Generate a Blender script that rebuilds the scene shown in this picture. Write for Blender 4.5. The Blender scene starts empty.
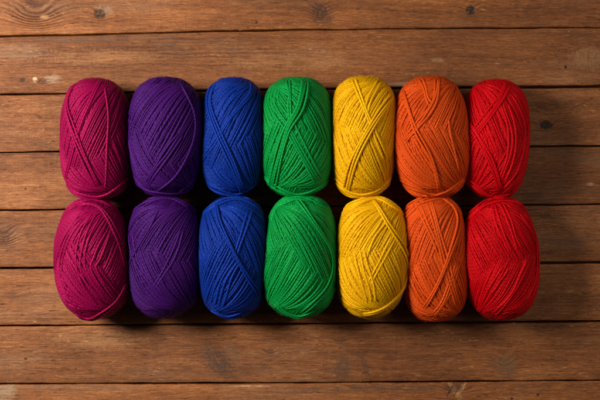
import bpy, math, random
import numpy as np

rng = np.random.default_rng(7)
random.seed(7)
S = bpy.context.scene
C = S.collection
MM = 0.001

# ------------------------------------------------------------------ helpers
def mesh_from(name, verts, faces, mat, parent=None, uv=None, attrs=None, smooth=True):
    me = bpy.data.meshes.new(name)
    verts = np.asarray(verts, dtype=np.float32); faces = np.asarray(faces, dtype=np.int32)
    nf, k = faces.shape
    me.vertices.add(len(verts)); me.vertices.foreach_set('co', verts.ravel())
    me.loops.add(nf * k); me.loops.foreach_set('vertex_index', faces.ravel())
    me.polygons.add(nf)
    me.polygons.foreach_set('loop_start', np.arange(0, nf * k, k, dtype=np.int32))
    if uv is not None:
        l = me.uv_layers.new(name='UVMap'); l.data.foreach_set('uv', np.asarray(uv, dtype=np.float32).ravel())
    for an, av in (attrs or {}).items():
        a = me.attributes.new(an, 'FLOAT', 'POINT'); a.data.foreach_set('value', np.asarray(av, dtype=np.float32))
    me.update(calc_edges=True)
    me.polygons.foreach_set('use_smooth', np.full(nf, smooth))
    me.materials.append(mat)
    o = bpy.data.objects.new(name, me); C.objects.link(o)
    if parent: o.parent = parent
    return o

class Tubes:
    """many tubes collected into one mesh (numpy)"""
    def __init__(s): s.v=[]; s.f=[]; s.uv=[]; s.t=[]; s.n=0
    def add(s, P, N, rad, sides=6, closed=False, tint=None, flat=1.0):
        P=np.asarray(P); n=len(P)
        T = (np.roll(P,-1,0)-np.roll(P,1,0)) if closed else np.gradient(P,axis=0)
        T /= np.linalg.norm(T,axis=1,keepdims=True)+1e-12
        B=np.cross(T,N); B/=np.linalg.norm(B,axis=1,keepdims=True)+1e-12
        N2=np.cross(B,T)
        a=np.arange(sides)/sides*2*np.pi
        rad=np.broadcast_to(rad,(n,))
        V=P[:,None,:]+rad[:,None,None]*(np.cos(a)[None,:,None]*B[:,None,:]+flat*np.sin(a)[None,:,None]*N2[:,None,:])
        seg=np.linalg.norm(np.diff(P,axis=0,append=P[:1]),axis=1)
        L=np.concatenate([[0],np.cumsum(seg)])+rng.uniform(0,1)
        m=n if closed else n-1
        i=np.repeat(np.arange(m),sides); j=np.tile(np.arange(sides),m)
        i2=(i+1)%n; j2=(j+1)%sides
        F=np.stack([i*sides+j,i*sides+j2,i2*sides+j2,i2*sides+j],1)+s.n
        va=j/sides; vb=(j+1)/sides
        UV=np.stack([np.stack([L[i],va],1),np.stack([L[i],vb],1),np.stack([L[i+1],vb],1),np.stack([L[i+1],va],1)],1)
        s.v.append(V.reshape(-1,3)); s.f.append(F); s.uv.append(UV.reshape(-1,2))
        s.t.append(np.full(n*sides, rng.uniform(0,1) if tint is None else tint)); s.n+=n*sides
    def build(s,name,mat,parent):
        return mesh_from(name,np.concatenate(s.v),np.concatenate(s.f),mat,parent,np.concatenate(s.uv),{'tint':np.concatenate(s.t)})

class G:
    """tiny node-graph writer"""
    def __init__(s, mat): s.nt=mat.node_tree; s.n=s.nt.nodes; s.l=s.nt.links
    def node(s,t,**kw):
        nd=s.n.new(t)
        for k,v in kw.items(): setattr(nd,k,v)
        return nd
    def put(s,sock,v):
        if hasattr(v,'is_output'): s.l.new(v,sock)
        else: sock.default_value=v
    def math(s,op,a,b=None,c=None,clamp=False):
        nd=s.node('ShaderNodeMath',operation=op,use_clamp=clamp)
        for q,v in zip(nd.inputs,(a,b,c)):
            if v is not None: s.put(q,v)
        return nd.outputs[0]
    def comb(s,x,y,z):
        nd=s.node('ShaderNodeCombineXYZ')
        for q,v in zip(nd.inputs,(x,y,z)): s.put(q,v)
        return nd.outputs[0]
    def noise(s,vec,scale=1.0,detail=2.0,rough=0.5,dist=0.0):
        nd=s.node('ShaderNodeTexNoise'); s.put(nd.inputs['Vector'],vec)
        nd.inputs['Scale'].default_value=scale; nd.inputs['Detail'].default_value=detail
        nd.inputs['Roughness'].default_value=rough; nd.inputs['Distortion'].default_value=dist
        return nd.outputs[0]
    def ss(s,v,lo,hi,a=0.0,b=1.0):
        nd=s.node('ShaderNodeMapRange',interpolation_type='SMOOTHSTEP')
        s.put(nd.inputs[0],v)
        for q,w in zip(nd.inputs[1:5],(lo,hi,a,b)): s.put(q,w)
        return nd.outputs[0]
    def mix(s,f,a,b,mode='MIX'):
        nd=s.node('ShaderNodeMix',data_type='RGBA',blend_type=mode)
        s.put(nd.inputs[0],f); s.put(nd.inputs[6],a); s.put(nd.inputs[7],b)
        return nd.outputs[2]
    def attr(s,name):
        return s.node('ShaderNodeAttribute',attribute_name=name).outputs['Fac']

def new_mat(name):
    m=bpy.data.materials.new(name); m.use_nodes=True
    g=G(m); b=g.n['Principled BSDF']
    return m,g,b

# ------------------------------------------------------------------ yarn
def yarn_mat(name,col,dark,sheen):
    m,g,b=new_mat(name)
    uv=g.node('ShaderNodeUVMap').outputs[0]
    sx=g.node('ShaderNodeSeparateXYZ'); g.put(sx.inputs[0],uv)
    u,v=sx.outputs[0],sx.outputs[1]
    ph=g.math('ADD',g.math('MULTIPLY',u,2*math.pi/0.0036),g.math('MULTIPLY',v,2*math.pi*2))
    ply=g.math('ABSOLUTE',g.math('SINE',g.math('MULTIPLY',ph,0.5)))      # twisted plies
    tc=g.node('ShaderNodeTexCoord').outputs['Object']
    fib=g.noise(g.comb(g.math('MULTIPLY',u,700.0),g.math('ADD',g.math('MULTIPLY',v,9.0),g.math('MULTIPLY',u,900.0)),0.0),1.0,2.0)
    blot=g.noise(tc,28.0,2.0)
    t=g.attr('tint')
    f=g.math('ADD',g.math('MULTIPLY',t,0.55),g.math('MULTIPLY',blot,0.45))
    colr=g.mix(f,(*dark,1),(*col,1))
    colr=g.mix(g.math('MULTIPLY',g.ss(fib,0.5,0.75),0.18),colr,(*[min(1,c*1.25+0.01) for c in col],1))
    g.put(b.inputs['Base Color'],colr)
    b.inputs['Roughness'].default_value=0.54
    b.inputs['Metallic'].default_value=0.16
    b.inputs['Specular IOR Level'].default_value=0.55
    b.inputs['Specular Tint'].default_value=(*[min(1,c*1.1+0.12) for c in col],1)
    b.inputs['Sheen Weight'].default_value=sheen
    b.inputs['Sheen Roughness'].default_value=0.45
    b.inputs['Sheen Tint'].default_value=(*[min(1,c*0.9+0.05) for c in col],1)
    bm=g.node('ShaderNodeBump'); bm.inputs['Distance'].default_value=0.00024; bm.inputs['Strength'].default_value=0.6
    g.put(bm.inputs['Height'],g.math('ADD',ply,g.math('MULTIPLY',fib,0.5)))
    g.put(b.inputs['Normal'],bm.outputs[0])
    return m

COL={
 'crimson':((0.255,0.0008,0.056),(0.115,0.0005,0.023)),
 'purple': ((0.044,0.0045,0.108),(0.021,0.002,0.052)),
 'blue':   ((0.003,0.028,0.25),(0.0015,0.012,0.12)),
 'green':  ((0.001,0.27,0.050),(0.001,0.13,0.021)),
 'yellow': ((0.76,0.42,0.002),(0.48,0.22,0.001)),
 'orange': ((0.64,0.078,0.007),(0.37,0.037,0.004)),
 'red':    ((0.56,0.001,0.006),(0.30,0.001,0.004)),
}
MAT={k:yarn_mat(k+'_yarn',a,d,0.0) for k,(a,d) in COL.items()}

def catmull(pts,step):
    P=np.asarray(pts,float)
    P=np.vstack([2*P[0]-P[1],P,2*P[-1]-P[-2]])
    out=[]
    for i in range(1,len(P)-2):
        n=max(2,int(np.linalg.norm(P[i+1]-P[i])/step)); t=np.linspace(0,1,n,endpoint=False)[:,None]
        a,b,c,d=P[i-1:i+3]
        out.append(0.5*((2*b)+(-a+c)*t+(2*a-5*b+4*c-d)*t**2+(-a+3*b-3*c+d)*t**3))
    out.append(P[-2][None])
    return np.vstack(out)

CAM_H=1.2
class Ball:
    """local frame: y = long axis (towards the top of the photo), z up, x right"""
    def __init__(s,R,L,n,lump,taper):
        s.R,s.L,s.n,s.taper=R,L,n,taper+rng.uniform(-0.025,0.025)
        s.Rz=R*0.98
        s.ph=rng.uniform(0,6.28,6); s.lump=lump
    def surf(s,d,h):
        """unit directions d (m,3) with y the axis -> surface point at offset h above the skin, and normal"""
        c=np.sqrt(d[:,0]**2+d[:,2]**2); sn=d[:,1]
        k=(np.abs(c)**s.n+np.abs(sn)**s.n)**(-1/s.n)
        r=k*c; y=k*sn
        lam=np.arctan2(d[:,2],d[:,0]); 
        w=1+s.lump*(np.sin(2*lam+s.ph[0]+1.5*y)+0.7*np.sin(3*lam+s.ph[1]-2*y)+0.6*np.sin(3.1*y+s.ph[2]))
        r=r*w*(1+s.taper*y)
        P=np.stack([s.R*r*np.cos(lam),s.L*y,s.Rz*r*np.sin(lam)],1)
        # gravity: the underside spreads flat on the table
        nrm=np.stack([np.cos(lam)*c**(s.n-1)/s.R,np.sign(sn)*np.abs(sn)**(s.n-1)/s.L,np.sin(lam)*c**(s.n-1)/s.Rz],1)
        nrm/=np.linalg.norm(nrm,axis=1,keepdims=True)+1e-9
        P=P+nrm*np.broadcast_to(h,(len(P),))[:,None]
        low=P[:,2]<-0.78*s.Rz
        P[low,2]=-0.78*s.Rz+(P[low,2]+0.78*s.Rz)*0.35
        return P,nrm

def wrap_dirs(theta,alpha,m,wob):
    t=np.linspace(0,2*np.pi,m,endpoint=False)
    e1=np.array([np.cos(theta),0,np.sin(theta)])
    e2=np.array([-np.sin(theta)*np.sin(alpha),np.cos(alpha),np.cos(theta)*np.sin(alpha)])
    d=np.cos(t)[:,None]*e1+np.sin(t)[:,None]*e2
    a=wob*np.sin(2*t+rng.uniform(0,6.28))+0.6*wob*np.sin(3*t+rng.uniform(0,6.28))
    ca,sa=np.cos(a),np.sin(a)
    d=np.stack([d[:,0]*ca-d[:,2]*sa,d[:,1],d[:,0]*sa+d[:,2]*ca],1)
    return d,t

def make_ball(colour,label,box,rot,n,alpha,chev,bands,seed,lump=0.027,taper=0.0,strand=0.90):
    """box: the outline of the ball in centimetre-like units of the board grid (x0,x1,y0,y1)"""
    global rng
    rng=np.random.default_rng(seed)
    x0,x1,y0,y1=box
    R=(x1-x0)/2*MM*0.974+0.35*MM; L=(y1-y0)/2*MM*0.974+0.2*MM
    zc=0.029
    k=(CAM_H-zc)/CAM_H
    cx=((x0+x1)/2-300)*MM*k; cy=(200-(y0+y1)/2)*MM*k
    B=Ball(R,L,n,lump,taper)
    mat=MAT[colour]
    root=bpy.data.objects.new('yarn_ball',None); C.objects.link(root)
    root.empty_display_size=0.02
    root['label']=label; root['category']='yarn ball'; root['group']='yarn balls laid in two rows in rainbow order'
    # --- the solid heart of the ball
    nu,nv=48,40
    ph=(np.arange(nv)+0.5)/nv*np.pi-np.pi/2; la=np.arange(nu)/nu*2*np.pi
    PH,LA=np.meshgrid(ph,la,indexing='ij')
    d=np.stack([np.cos(PH)*np.cos(LA),np.sin(PH),np.cos(PH)*np.sin(LA)],-1).reshape(-1,3)
    V,_=B.surf(d,-2.6*MM)
    i,j=np.meshgrid(np.arange(nv-1),np.arange(nu),indexing='ij'); i=i.ravel(); j=j.ravel(); j2=(j+1)%nu
    F=np.stack([i*nu+j,(i+1)*nu+j,(i+1)*nu+j2,i*nu+j2],1)
    # sink the poles into dimples
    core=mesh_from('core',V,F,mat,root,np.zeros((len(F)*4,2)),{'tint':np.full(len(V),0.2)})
    # --- wound yarn: every turn is a tilted loop round the long axis
    tb=Tubes(); eqo=rng.uniform(-0.14,0.10); eqa=rng.uniform(0.05,0.40)
    rad=strand*MM
    circ=2*np.pi*R
    for (al,sp,h0,dl,jit) in ((math.radians(9),2.0,-1.2,0.15,0.35),(math.radians(19),1.75,-0.75,0.35,0.5),(alpha,1.72,-0.25,0.66,0.9)):
        kc=int(rng.integers(15,20)); clump=0.013 if jit>0.8 else 0.0
        N=int(circ/(sp*MM*strand/0.80))
        for q in range(N):
            th=2*np.pi*(q+rng.normal(0,jit*0.4))/N
            th+=clump*np.sin(kc*th+B.ph[5])
            q_off=rng.normal(0,0.035)
            a=al+rng.normal(0,math.radians(1.6))
            d,t=wrap_dirs(th,a,92,0.012)
            fam=np.sign(np.cos(t))                     # rising / falling half of the turn
            lm=np.arctan2(d[:,2],d[:,0])
            s_eq=np.tanh((d[:,1]-eqo-eqa*np.sin(2*lm+B.ph[3])-0.05*np.sin(5*lm+B.ph[4])-q_off)/0.08)
            # which half lies on top changes at the middle of the ball -> herringbone
            fa=np.tanh(np.cos(t)/0.15)
            h=(h0+dl*fa*s_eq*chev+rng.normal(0,0.13))*MM
            P,Nn=B.surf(d,h)
            tb.add(P,Nn,rad*(1.22 if jit>0.8 else 1.1)*rng.uniform(0.92,1.06),6,True)
    tb.build('wound_yarn',mat,root)
    # --- outer strands that cross on top, each one a tube of its own
    for (pts,kk,gap,lift) in bands:
        pts=np.array(pts,float)
        xy=catmull(np.stack([pts[:,0]*R*1.02,-pts[:,1]*L],1),1.6*MM)
        tan=np.gradient(xy,axis=0); tan/=np.linalg.norm(tan,axis=1,keepdims=True)+1e-12
        nor=np.stack([-tan[:,1],tan[:,0]],1)
        m=len(xy); tt=np.linspace(0,1,m)
        for q in range(kk):
            off=(q-(kk-1)/2)*gap*0.95*MM
            spread=1+0.35*np.sin(np.pi*tt*1.0+rng.uniform(-.5,.5))*rng.uniform(-1,1)
            wob=0.55*MM*np.sin(tt*rng.uniform(5,11)+rng.uniform(0,6))
            p=xy+nor*(off*spread+wob)[:,None]
            # project on the skin: find direction giving this x,y
            yn=np.clip(p[:,1]/L,-0.985,0.985)
            rr=(1-np.abs(yn)**n)**(1/n)
            xn=np.clip(p[:,0]/R/np.maximum(rr,0.05),-0.999,0.999)
            lam=np.arccos(xn)
            c=rr; kq=1/np.sqrt(c**2+yn**2)
            d=np.stack([c*np.cos(lam),yn,c*np.sin(lam)],1)*kq[:,None]
            e=np.minimum(1,np.minimum(tt,1-tt)/0.10)
            h=(lift+0.25+rng.uniform(-0.15,0.15)-3.2*(1-e)**2)*MM
            P,Nn=B.surf(d,h)
            P=P.copy()
            for _ in range(2): P[1:-1]=(P[:-2]+2*P[1:-1]+P[2:])/4
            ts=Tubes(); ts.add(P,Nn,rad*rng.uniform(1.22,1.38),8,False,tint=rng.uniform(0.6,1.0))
            ts.build('outer_strand',mat,root)
    # --- stray fibres
    fz=Tubes()
    for q in range(1500):
        d=rng.normal(size=3); d[2]=abs(d[2])-0.25; d/=np.linalg.norm(d)
        P0,N0=B.surf(d[None],0.4*MM)
        tg=np.cross(N0[0],rng.normal(size=3)); tg/=np.linalg.norm(tg)
        ln=rng.uniform(1.5,5.0)*MM; cv=rng.uniform(-0.5,0.5); t=np.linspace(0,1,5)[:,None]
        bt=np.cross(N0[0],tg)
        P=P0+tg*t*ln+N0*(t*(1-t*0.6))*ln*rng.uniform(0.1,0.75)+bt*(t**2)*ln*cv
        fz.add(P,np.repeat(N0,5,0),np.linspace(0.09,0.045,5)*MM,3,False,tint=0.9)
    f=fz.build('loose_fibres',mat,root); f['kind']='stuff'
    # rest on the boards
    zmin=min(min(v.co.z for v in o.data.vertices) for o in root.children if o.name.startswith('wound_yarn'))
    root.location=(cx,cy,-zmin+0.0005)
    root.rotation_euler=(0,0,math.radians(rot))
    return root

def Z(c,hx,hy,*pts):
    return [((x-c[0])/hx,(y-c[1])/hy) for x,y in pts]

def upper(colour,words,box,rot,n,al,chev,c,h,bands,seed,**k):
    bands=tuple(bands)
    r=np.random.default_rng(seed+100)
    sg=1 if box[2]<150 else -1
    for e in range(2):
        a_,b_,m_=r.uniform(0.62,0.82),r.uniform(0.80,0.9),r.uniform(0.93,0.97)
        y=[r.uniform(0.58,0.74),m_-0.02,m_,r.uniform(0.60,0.76)]
        xs=[-1.0,-0.3+r.uniform(-.1,.1),0.28+r.uniform(-.1,.1),1.0]
        bands=bands+(([(c[0]+x*h[0],c[1]+sg*q*h[1]) for x,q in zip(xs,y)],int(r.integers(1,4)),1.8,0.9+0.3*e),)
    make_ball(colour,words,box,rot,n,math.radians(al+8),chev,[(Z(c,h[0],h[1],*p),kk,gap,lift) for (p,kk,gap,lift) in bands],seed,**k)

# upper row --------------------------------------------------------------
upper('crimson','crimson yarn ball in the upper row, its thick outer strands crossing in an X',(62.5,131,79,199),1.5,2.75,31,-1,(122,205),(102,179),[
  (((150,28),(127,85),(86,195),(52,285),(38,335)),2,1.9,0.9),
  (((75,38),(54,100),(75,182),(102,262),(140,355)),3,1.9,2.0),
  (((158,40),(168,140),(165,250),(150,368)),1,2,0.8)],11)
upper('purple','deep purple yarn ball in the upper row, slanting strands across its top left',(130,202,78,196),-1.0,2.75,33,-1,(114,200),(98,174),[
  (((135,32),(75,95),(34,175),(20,265)),3,2.6,0.9),
  (((110,30),(55,85),(22,150),(14,215)),2,2.4,0.9),
  (((150,36),(188,130),(186,220),(150,310),(92,368)),1,2,1.1),
  (((20,190),(42,280),(95,368)),2,2.0,1.0),
  (((165,190),(110,282),(70,352)),3,2.5,0.7)],12)
upper('blue','royal blue yarn ball in the upper row, a narrow band crossing from upper left',(201,265,78,196),-1.5,2.75,30,-1,(108,200),(88,175),[
  (((148,28),(150,75),(105,150),(70,215),(22,285)),2,1.9,0.9),
  (((58,42),(48,105),(78,195),(115,290),(142,372)),3,1.9,2.0)],13)
upper('green','bright green yarn ball in the upper row, a broad band of strands fanning downwards',(262,332,78,196),0.0,2.85,33,1,(117,203),(98,176),[
  (((70,42),(58,110),(95,178),(138,262),(178,352)),4,2.9,0.9),
  (((140,42),(122,125),(90,190),(64,285),(52,365)),4,1.9,2.0),
  (((95,40),(100,100),(98,172)),2,2,1.1)],14)
upper('yellow','golden yellow yarn ball in the upper row, a band of strands crossing in an X',(330,396,77,197),-0.5,2.8,31,-1,(110,203),(94,178),[
  (((78,28),(98,90),(126,172),(172,285)),2,2.6,0.9),
  (((186,75),(130,172),(84,275),(62,368)),3,2.1,2.0),
  (((150,35),(120,110),(100,170)),2,3.6,0.8)],15)
upper('orange','orange yarn ball in the upper row, long strand slanting down and loop around its foot',(394.5,467.5,77,197),2.0,2.7,32,-1,(123,203),(103,178),[
  (((140,34),(124,105),(80,172),(40,225)),3,2.0,0.9),
  (((48,52),(72,175),(108,268),(135,365)),2,2.0,1.9),
  (((95,30),(104,90),(118,125)),2,3,0.8),
  (((160,150),(168,220),(186,320)),1,3,0.8),
  (((40,350),(75,372),(140,374),(208,322)),2,1.9,1.2)],16)
upper('red','scarlet yarn ball in the upper row, wide band slanting from its top to left side',(462,527,80,197),-2.0,2.75,30,1,(120,205),(96,175),[
  (((150,38),(115,105),(62,182),(24,232)),4,2.0,0.9),
  (((34,160),(62,205),(100,280),(135,365)),3,1.9,1.7),
  (((150,60),(196,170),(182,290),(130,372)),2,3.4,0.9),
  (((125,100),(150,180),(150,260),(125,345)),3,3.6,0.7)],17)
# lower row --------------------------------------------------------------
upper('crimson','crimson egg-shaped yarn ball in the lower row, arcs of strands bowing to the left',(57,132,199,318),3.5,2.35,32,-1,(115,203),(111,175),[
  (((150,62),(112,140),(96,212),(112,270),(152,340)),3,4.6,0.9),
  (((175,120),(140,200),(130,225),(160,290)),2,4.4,0.8),
  (((120,58),(60,140),(32,222),(52,300),(90,362)),3,3.6,0.8),
  (((78,42),(150,58),(198,150),(214,250)),2,2.0,1.2),
  (((60,352),(100,374),(170,335),(216,270)),2,2.0,1.3)],21,strand=0.80,taper=-0.045)
upper('purple','dark purple yarn ball in the lower row, thin strands slanting across its upper half',(129,200.5,197,317),-1.0,2.7,34,-1,(113,203),(100,175),[
  (((108,60),(76,125),(42,195),(20,230)),1,2.0,1.0),
  (((26,120),(40,185),(62,235),(125,312)),2,3.4,0.9),
  (((168,110),(142,205),(88,300)),2,3.4,0.5),
  (((60,40),(130,34),(185,62)),2,2.0,1.1)],22,strand=0.80)
upper('blue','royal blue yarn ball in the lower row, four spread strands running down to the left',(198.5,268,197,317),-1.0,2.7,32,1,(112,203),(101,175),[
  (((122,205),(135,150),(160,60)),2,3.0,0.7),
  (((130,195),(95,262),(70,345)),4,3.6,1.0),
  (((66,38),(84,110),(126,198),(192,315)),2,2.0,2.0),
  (((50,345),(100,370),(150,360)),2,2,1.0)],23)
upper('green','emerald green yarn ball in the lower row, neat herringbone and one long outer loop',(263.5,337,196,317),-1.5,2.6,34,1,(115,200),(106,178),[
  (((96,24),(150,100),(202,185),(192,275),(118,366)),2,2.0,1.5),
  (((22,110),(50,52),(100,30),(150,34)),3,2.0,1.0),
  (((45,325),(85,360),(120,370),(160,345)),2,2.0,1.2)],24,strand=0.80)
upper('yellow','golden yellow yarn ball in the lower row, one long outer strand curving round its right',(335.5,406,197,317),-2.5,2.6,33,-1,(116,203),(101,175),[
  (((150,72),(112,135),(84,190)),3,5.0,0.8),
  (((176,130),(130,222),(104,290)),2,3.4,0.4),
  (((76,175),(96,240),(120,335)),3,4.6,0.8),
  (((108,30),(150,98),(202,190),(206,270),(160,335),(94,370)),2,1.9,1.6)],25)
upper('orange','orange yarn ball in the lower row, long strands crossing low in a narrow X',(402,466,196,321),2.0,2.8,31,-1,(113,205),(93,183),[
  (((98,28),(118,128),(146,255),(168,358)),3,2.2,0.9),
  (((150,28),(176,92),(142,200),(104,290),(72,352)),2,2.2,2.0),
  (((70,40),(90,110),(120,190)),2,3,0.8),
  (((172,215),(135,310),(95,372)),3,2.6,0.5)],26)
upper('red','scarlet yarn ball in the lower row, fan of fine strands from top over herringbone',(465,535,199,319),2.5,2.7,33,1,(118,203),(104,176),[
  (((96,40),(104,110),(135,190)),2,3.6,0.9),
  (((118,34),(136,100),(160,185)),2,3.6,0.9),
  (((184,198),(140,285),(80,362)),2,3.0,1.0),
  (((120,215),(92,260),(62,300)),2,4.4,0.8),
  (((168,60),(208,150),(205,260),(170,335)),2,3.0,1.0)],27,strand=0.80)

# ------------------------------------------------------------------ wooden boards
KN=[ # x, y (mm grid), half length, half height, dark, bend, ring strength
 (100,14,5,4.2,0.95,6,0.8),(36,14,12,9,0.25,15,1.35),(321,12,6,7,0.75,8,0.8),(471,10,4.2,4.4,1.0,5,0.4),(43,81.5,3.6,2.4,0.75,4,0.4),(23,80,2.2,2.2,0.9,3,0.3),
 (546,125,6,3.6,1.0,6,0.6),(4,237,6,7,0.7,10,1.3),(13,296,7,2.6,0.5,4,0.4),(586,294,4,3,0.25,4,0.3),(271,353,4,3.6,0.55,5,0.5),
 (341,341,5,3,0.4,4,0.6),(505,364,5,7,0.25,7,0.5),(616,18,6,5,0.8,7,0.6),(456,389,6,3,0.6,6,0.8),(136,140,5,4,0.6,6,0.5),
 (-60,120,6,5,0.8,7,0.6),(690,240,7,5,0.8,7,0.6),(80,470,6,5,0.8,7,0.6),(420,-60,6,5,0.8,7,0.6),(538,395,1.4,1.2,1.0,1,0.1),(512,399,1.2,1.0,1.0,1,0.1),
 (28,351.5,5,1.0,0.7,1,0),(26,359,1.6,1.3,0.9,1,0),(91,352.5,2,1.4,0.7,1,0),(566,67,1.5,1.5,1.0,1,0),(257,22,1.3,1.2,0.9,1,0),(112,66,10,3,0.15,3,0.5)]
BL=[ # weathered patches: x, y, half length, half height, slant, strength, colour
 (218,362,15,17,0.55,0.8,(0.045,0.028,0.020)),(232,352,7,12,0.5,0.5,(0.15,0.085,0.05)),(343,368,9,13,0.1,0.75,(0.075,0.042,0.026)),(365,365,4,12,0.35,0.55,(0.06,0.032,0.020)),
 (505,366,12,13,0.1,0.55,(0.13,0.080,0.045)),(375,388.5,90,4.5,0.0,0.65,(0.055,0.032,0.020)),(80,388,70,4.5,0.0,0.45,(0.10,0.07,0.045)),(250,386.2,22,1.0,0.0,0.8,(0.50,0.27,0.12)),
 (6,392,11,10,0.0,0.7,(0.34,0.24,0.15)),(455,391,4,9,0.6,0.6,(0.42,0.24,0.11)),(35,79.5,2.6,3,0,1.0,(0.50,0.36,0.22)),(53,79,9,4.5,0,0.45,(0.42,0.32,0.22)),(44,17,5,2.5,0,0.7,(0.55,0.30,0.13)),
 (438,60,7,2.4,0.4,0.4,(0.42,0.26,0.14)),(105,57,60,8,0,0.32,(0.44,0.21,0.08)),(285,62,70,8,0,0.25,(0.46,0.23,0.09)),(20,52,30,9,0,0.22,(0.38,0.27,0.17)),(420,300,60,8,0,0.4,(0.12,0.075,0.045)),(100,340,50,10,0,0.3,(0.46,0.24,0.10)),(322,12,12,13,0.5,0.5,(0.06,0.03,0.018)),(329,19,2,6,0.3,0.7,(0.035,0.018,0.012)),(80,39,50,4,0,0.35,(0.12,0.075,0.05)),(590,58,22,12,0.2,0.25,(0.46,0.27,0.13)),(590,184,4,2,0,0.6,(0.5,0.33,0.19)),(570,291,5,1.6,0,0.5,(0.45,0.3,0.18)),(105,10,8,6,0.3,0.5,(0.30,0.21,0.13)),(400,84,20,2,0,0.6,(0.36,0.23,0.14)),(451,389,1.1,8,-0.55,1.0,(0.03,0.014,0.008)),(458,389,1.0,8,-0.6,0.9,(0.035,0.016,0.009)),(462,388,3,6,-0.6,0.6,(0.48,0.27,0.12)),(545,125,9,6,0.2,0.6,(0.05,0.026,0.016)),(560,241,40,10,0,0.4,(0.14,0.09,0.055))]
def wood_mat():
    m,g,b=new_mat('old_pine_boards')
    tc=g.node('ShaderNodeTexCoord').outputs['Object']
    sp=g.node('ShaderNodeSeparateXYZ'); g.put(sp.inputs[0],tc)
    X,Y=sp.outputs[0],sp.outputs[1]
    bid=g.attr('board')
    fl=g.math('MULTIPLY',bid,37.7)
    M=lambda a,b_: g.math('MULTIPLY',a,b_)
    cen=lambda a,k: g.math('MULTIPLY',g.math('SUBTRACT',a,0.5),k)
    def nz(fx,fy,off=0.0,det=2.0,ro=0.5,y=None):
        return g.noise(g.comb(M(X,fx),M(Y if y is None else y,fy),g.math('ADD',fl,off)),1.0,det,ro)
    Fd=g.math('ADD',Y,cen(nz(2.6,9.0),0.024))
    Fd=g.math('ADD',Fd,cen(nz(14.0,34.0,1.0),0.006))
    kd=None; kr=None
    rag=cen(g.noise(tc,330.0,3.0,0.6),1.5)
    for (kx,ky,a,c,dk,bend,rs) in KN:
        x=(kx-300)*MM; y=(200-ky)*MM
        dx=g.math('SUBTRACT',X,x); dy=g.math('SUBTRACT',Y,y)
        if rs>0:
            d2=g.math('ADD',g.math('POWER',M(dx,1/(a*2.0*MM)),2.0),g.math('POWER',M(dy,1/(c*1.7*MM)),2.0))
            ge=g.math('EXPONENT',M(d2,-1.0))
            Fd=g.math('ADD',Fd,M(ge,bend*MM))
            q=M(ge,rs*1.3); kr=q if kr is None else g.math('MAXIMUM',kr,q)
        q=g.math('ADD',g.math('ADD',g.math('POWER',M(dx,1/(a*1.25*MM)),2.0),g.math('POWER',M(dy,1/(c*1.25*MM)),2.0)),rag)
        e=M(g.ss(q,0.45,1.25,1.0,0.0),dk)
        kd=e if kd is None else g.math('MAXIMUM',kd,e)
    ring=g.math('SINE',g.math('ADD',M(Fd,2*math.pi/0.0036),cen(nz(30,200,3.0),2.2)))
    ring2=g.math('POWER',g.math('ADD',M(ring,0.5),0.5),1.8)
    ringmask=g.math('MAXIMUM',M(g.ss(nz(4.0,24.0,2.0),0.50,0.75),0.55),kr)
    s1=nz(5.0,210.0,0.0,4.0,0.65,Fd)
    s2=nz(65.0,1100.0,0.0,3.0,0.65,Fd)
    wav=nz(190.0,680.0,5.0,4.0,0.68)
    big=nz(8.0,22.0,6.0,4.0,0.6)
    grit=g.noise(tc,1100.0,2.0,0.6)
    saw=nz(430.0,9.0,7.0,2.0)
    v=g.math('ADD',cen(s1,0.62),cen(s2,0.95))
    v=g.math('ADD',v,cen(wav,0.75))
    v=g.math('SUBTRACT',v,M(M(ring2,ringmask),0.46))
    v=g.math('ADD',v,cen(big,0.85))
    v=g.math('ADD',v,cen(grit,0.35))
    v=g.math('ADD',v,cen(saw,0.05))
    v=g.math('ADD',v,0.50,clamp=True)
    cr=g.node('ShaderNodeValToRGB'); g.put(cr.inputs[0],v)
    el=cr.color_ramp.elements
    el[0].position=0.03; el[0].color=(0.060,0.019,0.0075,1)
    el[1].position=0.97; el[1].color=(0.41,0.165,0.052,1)
    for p,c in ((0.32,(0.132,0.0430,0.0115,1)),(0.58,(0.222,0.0750,0.0195,1))):
        q=el.new(p); q.color=c
    col=cr.outputs[0]
    h1=g.math('FRACT',M(bid,5.37))
    col=g.mix(M(h1,0.5),col,g.mix(1.0,col,(0.92,0.90,0.95,1),'MULTIPLY'))
    h2=g.math('ADD',M(g.math('FRACT',M(bid,11.9)),0.30),0.84)
    col=g.mix(1.0,col,g.comb(h2,h2,h2),'MULTIPLY')
    # greyed, rubbed areas
    grey=g.ss(nz(9.0,30.0,9.0,4.0,0.65),0.50,0.74)
    col=g.mix(M(grey,0.24),col,g.mix(v,(0.105,0.062,0.038,1),(0.33,0.20,0.115,1)))
    # pale worn flecks along the grain
    fz=g.ss(nz(120.0,480.0,11.0,3.0,0.65),0.60,0.70)
    fm=g.ss(nz(9.0,38.0,4.0,2.0),0.48,0.66)
    fleck=M(fz,fm)
    col=g.mix(M(fleck,0.50),col,(0.60,0.31,0.125,1))
    # dark pores and worm holes
    po=g.ss(nz(95.0,520.0,0.0,2.0),0.66,0.76)
    col=g.mix(M(po,0.5),col,(0.045,0.017,0.008,1))
    vo=g.node('ShaderNodeTexVoronoi'); g.put(vo.inputs['Vector'],g.comb(X,Y,0.0)); vo.inputs['Scale'].default_value=22.0
    hole=g.ss(vo.outputs['Distance'],0.014,0.032,1.0,0.0)
    col=g.mix(M(hole,0.75),col,(0.03,0.013,0.007,1))
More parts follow.
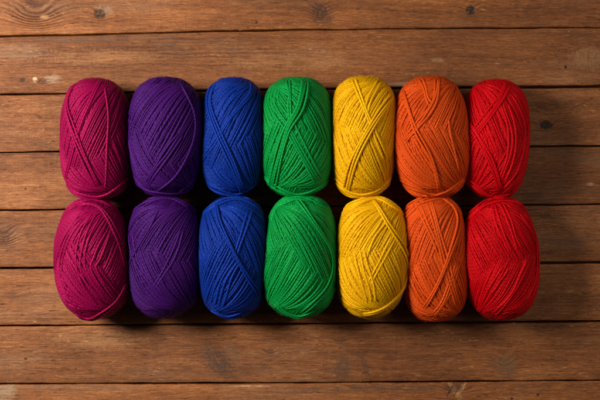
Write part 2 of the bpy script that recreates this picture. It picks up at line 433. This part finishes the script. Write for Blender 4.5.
    # weathered patches
    for (kx,ky,a,c,sl,st,cc) in BL:
        x=(kx-300)*MM; y=(200-ky)*MM
        dx=g.math('SUBTRACT',X,x); dy=g.math('SUBTRACT',Y,y)
        dxs=g.math('ADD',dx,M(dy,sl))
        q=g.math('ADD',g.math('ADD',g.math('POWER',M(dxs,1/(a*MM)),2.0),g.math('POWER',M(dy,1/(c*MM)),2.0)),M(rag,1.7))
        e=g.ss(q,0.0,1.5,1.0,0.0)
        if sl: 
            stn=g.noise(g.comb(M(dxs,300.0),M(dy,70.0),kx*0.1),1.0,4.0,0.7,1.2)
        else:
            stn=nz(60.0,420.0,kx*0.1,3.0,0.6)
        e=M(M(e,g.ss(stn,0.30,0.56)),st)
        col=g.mix(e,col,(*cc,1))
    # knots
    kcol=g.mix(g.math('POWER',kd,1.6),(0.14,0.045,0.016,1),(0.022,0.011,0.007,1))
    kcol=g.mix(M(g.ss(g.noise(tc,420.0,2.0),0.58,0.66),0.5),kcol,(0.30,0.17,0.085,1))
    col=g.mix(M(kd,0.92),col,kcol)
    g.put(b.inputs['Base Color'],col)
    g.put(b.inputs['Roughness'],g.ss(v,0.0,1.0,0.66,0.50))
    b.inputs['Specular IOR Level'].default_value=0.25
    hgt=g.math('ADD',M(s2,0.5),M(s1,0.7))
    hgt=g.math('ADD',hgt,M(saw,0.12))
    hgt=g.math('ADD',hgt,M(wav,0.50))
    hgt=g.math('ADD',hgt,M(fleck,0.35))
    hgt=g.math('SUBTRACT',hgt,M(g.math('MAXIMUM',g.math('MAXIMUM',po,hole),M(kd,0.7)),0.7))
    hgt=g.math('ADD',hgt,M(grit,0.30))
    hgt=g.math('ADD',hgt,M(M(ring2,ringmask),-0.45))
    bm=g.node('ShaderNodeBump'); bm.inputs['Distance'].default_value=0.0011; bm.inputs['Strength'].default_value=0.7
    g.put(bm.inputs['Height'],hgt); g.put(b.inputs['Normal'],bm.outputs[0])
    return m

# joints between boards: (y at x=0, x=300, x=600, gap at left, gap at right) in mm of the photo's grid
LN=[(-140,-145,-149,1.5,1.5),(-81,-86,-90,1.5,1.5),(-22,-28,-31,1.5,1.5),(36.2,29.4,27.2,1.7,1.2),(94.6,89,86.2,1.7,3.0),(152.4,148,146,1.2,1.5),
    (210.2,207,204.6,1.3,1.5),(268.6,265,262.4,2.0,2.4),(326,324,321.4,1.4,2.5),(384.2,383.2,380.6,1.5,1.5),(442,440,438,1.5,1.5),(500,498,496,1.5,1.5),(558,556,554,1.5,1.5)]
def line(l,x,rngs):
    a,bm,c=l[:3]; t=x/600
    tt=np.clip(t,-0.6,1.6)
    q=a*(1-tt)*(1-2*tt)+4*bm*tt*(1-tt)+c*tt*(2*tt-1) if False else np.interp(tt,[-0.6,0,0.5,1,1.6],[a+(a-c)*0.6,a,bm,c,c+(c-a)*0.6])
    w=l[3]+(l[4]-l[3])*np.clip(t,-0.3,1.3)
    ph=rngs.uniform(0,6.28,3)
    wob=0.30*np.sin(x/37+ph[0])+0.22*np.sin(x/13.7+ph[1])+0.12*np.sin(x/5.3+ph[2])
    return q,w,wob
def boards():
    r=np.random.default_rng(3)
    xs=np.arange(-330,931,3.0)
    V=[];F=[];A=[];n0=0
    L=[(line(l,xs,r),line(l,xs,r)[2]) for l in LN]
    for k in range(len(LN)-1):
        (qa,wa,woa),woa2=L[k]; (qb,wb,wob_),_=L[k+1]
        top=qa+wa/2+woa2*0.8; bot=qb-wb/2+wob_*0.8
        dz=r.uniform(-0.45,0.0); bid=r.uniform(0.05,0.95)
        H=bot-top
        # profile from the upper edge to the lower edge (t offset mm, z mm)
        prof=[(0,0,-20),(0,0,-1.0),(0.35,0,-0.35),(1.1,0,-0.06),(4,0,0)]+[(0,f,0) for f in (0.3,0.5,0.7)]+[(-4,1,0),(-1.1,1,-0.06),(-0.35,1,-0.35),(0,1,-1.0),(0,1,-20)]
        rows=[]
        for (o,f,z) in prof:
            y=top+H*f+o
            nick=np.zeros_like(xs)
            if -1.5<z<0: nick=-0.18*np.abs(np.sin(xs/9.1+k*2+f))*np.abs(np.sin(xs/23.0+k))*2
            rows.append(np.stack([(xs-300)*MM,(200-y)*MM,(z+dz+nick)*MM],1))
        P=np.stack(rows,0); m,nx=P.shape[:2]
        V.append(P.reshape(-1,3)); A.append(np.full(m*nx,bid))
        i,j=np.meshgrid(np.arange(m-1),np.arange(nx-1),indexing='ij'); i=i.ravel();j=j.ravel()
        F.append(np.stack([i*nx+j,(i+1)*nx+j,(i+1)*nx+j+1,i*nx+j+1],1)+n0); n0+=m*nx
    # the bearer below the boards
    a=[(-0.64,-0.37,-0.0195),(0.64,-0.37,-0.0195),(0.64,0.36,-0.0195),(-0.64,0.36,-0.0195)]
    V.append(np.array(a)); A.append(np.full(4,0.3)); F.append(np.array([[0,1,2,3]])+n0)
    o=mesh_from('wooden_tabletop',np.concatenate(V),np.concatenate(F),wood_mat(),None,None,{'board':np.concatenate(A)},smooth=True)
    o['kind']='structure'; o['label']='worn brown wooden boards laid side by side under the yarn balls'; o['category']='tabletop'
boards()

# ------------------------------------------------------------------ camera, light, world
cam=bpy.data.cameras.new('camera'); co=bpy.data.objects.new('camera',cam); C.objects.link(co)
co.location=(0,0,CAM_H); cam.sensor_width=36; cam.lens=36*CAM_H/0.6; cam.clip_start=0.05; cam.clip_end=20
S.camera=co
from mathutils import Vector
def area(name,loc,aim,power,size,col):
    l=bpy.data.lights.new(name,'AREA'); l.energy=power; l.shape='DISK'; l.size=size; l.color=col
    o=bpy.data.objects.new(name,l); C.objects.link(o); o.location=loc
    o.rotation_euler=(Vector(aim)-Vector(loc)).to_track_quat('-Z','Y').to_euler()
    return o
key=area('window_light',(-0.82,0.27,0.74),(-0.23,0.03,0.0),5.9,0.40,(1.0,0.92,0.82))
key.data.spread=math.radians(85)
area('fill_light',(0.70,0.20,0.58),(0.31,-0.02,0.0),2.5,0.8,(1.0,0.92,0.82))
w=bpy.data.worlds.new('World'); S.world=w; w.use_nodes=True
bg=w.node_tree.nodes['Background']; bg.inputs[0].default_value=(1.0,0.9,0.8,1); bg.inputs[1].default_value=0.02
S.view_settings.view_transform='Standard'; S.view_settings.look='None'; S.view_settings.exposure=0; S.view_settings.gamma=1
S.render.film_transparent=False
